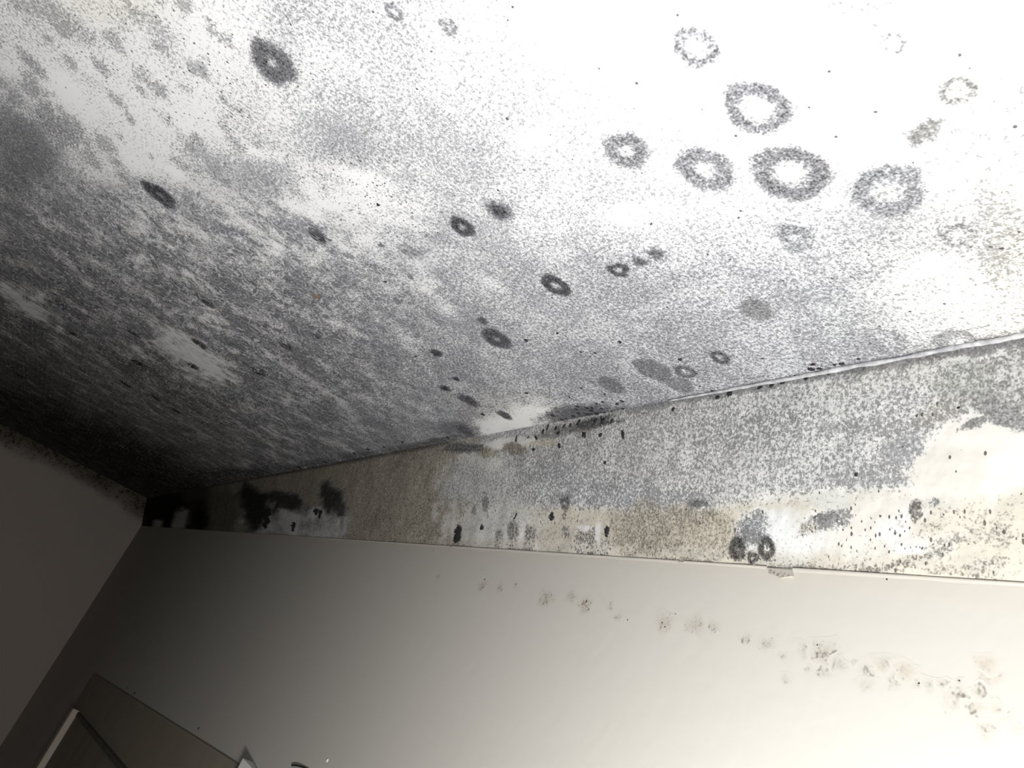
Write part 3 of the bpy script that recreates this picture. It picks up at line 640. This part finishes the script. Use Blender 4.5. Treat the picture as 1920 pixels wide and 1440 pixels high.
# faint mildew on the papered wall
def wspot(px, py, r, prof, label=None, asp=.8, irr=.3):
    P = on_wall(px, py); s = px_scale(P, EX, EZ)[0]; R = r / s
    return disc('mildew_patch', P, EX, -EZ, -EY, R, R * asp, wall_attrs, M_WALL, wall, prof, .0, 7, 26, irr, seed=int(px * 3 + py), label=label)
for (px, py, r, d_, b_) in [(822, 1082, 10, .25, .2), (905, 1098, 16, .32, .3), (938, 1103, 14, .26, .3), (968, 1097, 9, .3, .3), (1024, 1123, 26, .38, .9), (1072, 1118, 20, .34, .4), (1098, 1136, 24, .40, .9), (1145, 1138, 14, .22, .4), (1160, 1158, 12, .25, .3),
                            (1246, 1168, 26, .42, .8), (1255, 1176, 12, .5, .6), (1305, 1172, 30, .36, .4), (1340, 1176, 18, .32, .5), (1400, 1198, 16, .34, .3), (1438, 1208, 22, .3, .3), (1470, 1232, 11, .36, .2), (1512, 1222, 22, .36, .2), (1545, 1226, 34, .42, .3), (1516, 1256, 9, .36, .1), (1546, 1262, 18, .40, .1), (1574, 1246, 20, .46, .1), (1588, 1248, 12, .44, .1), (1607, 1244, 13, .4, .1), (1626, 1258, 20, .42, .2),
                            (1660, 1246, 24, .36, .5), (1680, 1278, 20, .42, .1), (1698, 1258, 24, .32, .8), (1725, 1282, 16, .36, .2), (1745, 1286, 18, .3, .1), (1768, 1282, 14, .34, .1), (1800, 1278, 8, .5, .1), (1838, 1298, 20, .44, .1), (1800, 1312, 38, .42, .1), (1856, 1268, 30, .42, .7), (1850, 1245, 24, .3, .9), (1830, 1330, 26, .3, .3), (1880, 1342, 22, .28, .4), (1850, 1370, 26, .25, .4), (1475, 1275, 14, .24, .2), (1625, 1285, 20, .24, .2), (1910, 1368, 12, .25, .3), (1870, 1330, 18, .28, .4)]:
    wspot(px, py, r * 1.25, solid(d_ * .5, .2, .10 + .5 * d_, .0, b=b_ * .6), 'faint brownish mildew patch on the cream paper' if r >= 24 else None)
for (px, py, r) in [(910, 1087, 2.5), (968, 1096, 2), (1101, 1128, 3), (1105, 1143, 2), (1035, 1117, 1.6), (1243, 1168, 3), (1258, 1153, 1.6), (1268, 1152, 1.5), (1248, 1176, 2.4), (905, 1070, 1.5), (814, 1033, 1.6), (1534, 1210, 2.5), (1724, 1282, 3), (1800, 1277, 3), (1664, 1087, 2.2), (1178, 1163, 2), (373, 1366, 4), (253, 1300, 5), (240, 1290, 3)]:
    tuft(px, py, r, 'wall', asp=.9, name='mildew_dot')

# curled lip of paper along the top of the papered wall
def lip(px0, px1, h, name='paper_lip', out=.0007, seed=0, label=None, mat=M_WALL):
    a, b = on_wall(px0, 0), on_wall(px1, 0)
    n = max(8, int(abs(px1 - px0) / 12)); V, fs = [], []
    def pxx(px):   # wall x under the foot line at picture column px
        t = (px - 275) / (1920 - 275); return on_wall(px, 987 + t * 103)[0]
    X = np.linspace(pxx(px0), pxx(px1), n); hh = h * (.6 + .8 * fbm(X * 20, X * 0 + seed, 9))
    for i, x_ in enumerate(X):
        z0 = CAMZ + ZB; o = out * (.5 + fbm(np.array([x_ * 25]), np.array([seed + .3]), 4)[0])
        V += [(x_, DB - .0011, z0 - hh[i]), (x_, DB - .0011 - o * .6, z0 - hh[i] * .3), (x_, DB - .0011 - o, z0 + .0006), (x_, DB - .0008 - o * .6, z0 + .0012), (x_, DB - .0002, z0 + .0004)]
    for i in range(n - 1):
        for k in range(4): fs.append((i * 5 + k, (i + 1) * 5 + k, (i + 1) * 5 + k + 1, i * 5 + k + 1))
    V = np.array(V); at = wall_attrs(V)
    return mesh_object(name, V, fs, mat, wall, attrs=at, smooth=True, label=label)
lip(520, 845, .003, seed=1, label='curled torn top edge of the wall paper')
lip(850, 1275, .003, seed=2, label='curled torn top edge of the wall paper')
lip(1285, 1440, .002, seed=3)
lip(1489, 1990, .003, seed=4, label='straight cut top edge of the wall paper')
# torn notch with a little hanging flap
def flap():
    P = [on_wall(*p) for p in ((1440, 1066), (1488, 1070), (1490, 1083), (1466, 1086), (1444, 1076))]
    top = [p + np.array([0, -.0016 - .0015 * (i in (2, 3)), 0]) for i, p in enumerate(P)]; bot = [p + np.array([0, -.0011, 0]) for p in P]
    V = top + bot; n = 5; fs = [tuple(range(n))[::-1], tuple(range(n, 2 * n))] + [(i, (i + 1) % n, n + (i + 1) % n, n + i) for i in range(n)]
    V = np.array(V); at = wall_attrs(V); at['mould'][:, 0] = .2; at['mould'][:, 2] = .2; at['dots'][:, 1] = .14
    mesh_object('paper_flap', V, fs, M_WALL, wall, attrs=at, label='small torn flap at the paper edge')
flap()

# ------------------------------------------------------------------ lower left: boxed ledge, door frame, white block
def prism(name, pts_wall, y0, y1, mat, parent=None, bevel=.002, **kw):
    """closed prism: outline in wall x,z; from depth y0 (at wall) to y1 (towards the room)"""
    bm = bmesh.new()
    a = [bm.verts.new((p[0], y0, p[1])) for p in pts_wall]; b = [bm.verts.new((p[0], y1, p[1])) for p in pts_wall]
    n = len(a); bm.faces.new(a); bm.faces.new(b[::-1])
    for i in range(n): bm.faces.new((a[i], b[i], b[(i + 1) % n], a[(i + 1) % n]))
    bmesh.ops.recalc_face_normals(bm, faces=bm.faces)
    if bevel: bmesh.ops.bevel(bm, geom=list(bm.edges), offset=bevel, segments=2, affect='EDGES')
    me = bpy.data.meshes.new(name); bm.to_mesh(me); bm.free(); me.materials.append(mat)
    o = bpy.data.objects.new(name, me); col.objects.link(o)
    if parent is not None: o.parent = parent
    for k, v in kw.items(): o[k] = v
    return o
yb = DB - .0005; yf = DB - .0045
def w2(px, py, y=DB):
    p = on_wall(px, py, y); return (p[0], p[2])
Lp, Rp = w2(176, 1261, yf), w2(452, 1434, yf)
box = prism('trim_1', [Lp, Rp, (Rp[0], 0.0), (Lp[0], 0.0)], yb, yf, M_OLIVE, kind='structure', label='olive brown boarding with a sloping dusty top edge')
yd = yf - .001
A0 = w2(146, 1336, yf); B0 = w2(236, 1442, yf)
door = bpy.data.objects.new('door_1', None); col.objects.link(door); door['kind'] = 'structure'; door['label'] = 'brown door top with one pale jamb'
sl = (B0[1] - A0[1]) / (B0[0] - A0[0])
SPAN = 1.62
prism('door_leaf', [(A0[0] + .03, A0[1] - .008), (A0[0] + SPAN, A0[1] + sl * SPAN - .008), (A0[0] + SPAN, .01), (A0[0] + .03, .01)], yf, yf - .004, M_DOOR, door)
prism('door_head_shade', [(A0[0] + .03, A0[1] - .010), (A0[0] + SPAN, A0[1] + sl * SPAN - .016), (A0[0] + SPAN, A0[1] + sl * SPAN + .004), (A0[0] + .03, A0[1] + .008)], yf, yf - .006, M_GAP_SHADE, door)  # dark-coloured strip painted in as the shadow line along the door top
prism('jamb', [(A0[0] - .03, A0[1] + .005), (A0[0] + .03, A0[1] + .012), (A0[0] + .03, .01), (A0[0] - .03, .01)], yf, yf - .028, M_JAMB, door, label='pale painted door jamb')
Q = w2(462, 1434, DB - .02)
blk = prism('corner_block', [(Q[0] - .03, Q[1] + .004), (Q[0] + .075, Q[1] - .002), (Q[0] + .075, Q[1] - .14), (Q[0] - .03, Q[1] - .14)], yb, DB - .022, M_WHITE, bevel=0, label='small white block on the wall at the end of the brown boarding', category='block')
for v_ in blk.data.vertices:            # its face is chamfered towards the lamp side
    if v_.co.y < DB - .01 and v_.co.x > Q[0] + .03: v_.co.y = DB - .004
# small things on the wall
P = on_wall(615, 1426)
bm = bmesh.new(); bmesh.ops.create_uvsphere(bm, u_segments=12, v_segments=8, radius=.0032)
for v in bm.verts: v.co = Vector((P[0] + v.co.x, DB - .004 + v.co.y * .6 + .003, P[2] + v.co.z))
me = bpy.data.meshes.new('pin'); bm.to_mesh(me); bm.free(); me.materials.append(M_NAIL)
o = bpy.data.objects.new('wall_pin', me); col.objects.link(o); o['label'] = 'tiny white pin head in the cream wall'; o['category'] = 'pin'
pts = [on_wall(550 + 6 * i, 1436 + .35 * i * i * .8) - EY * (.003 + .001 * math.sin(i)) for i in range(6)]
hk = tube_along('wall_hook', pts, [.0015] * 6, M_BLACK, None, 8); hk['label'] = 'thin dark curved hook low on the cream wall'; hk['category'] = 'hook'
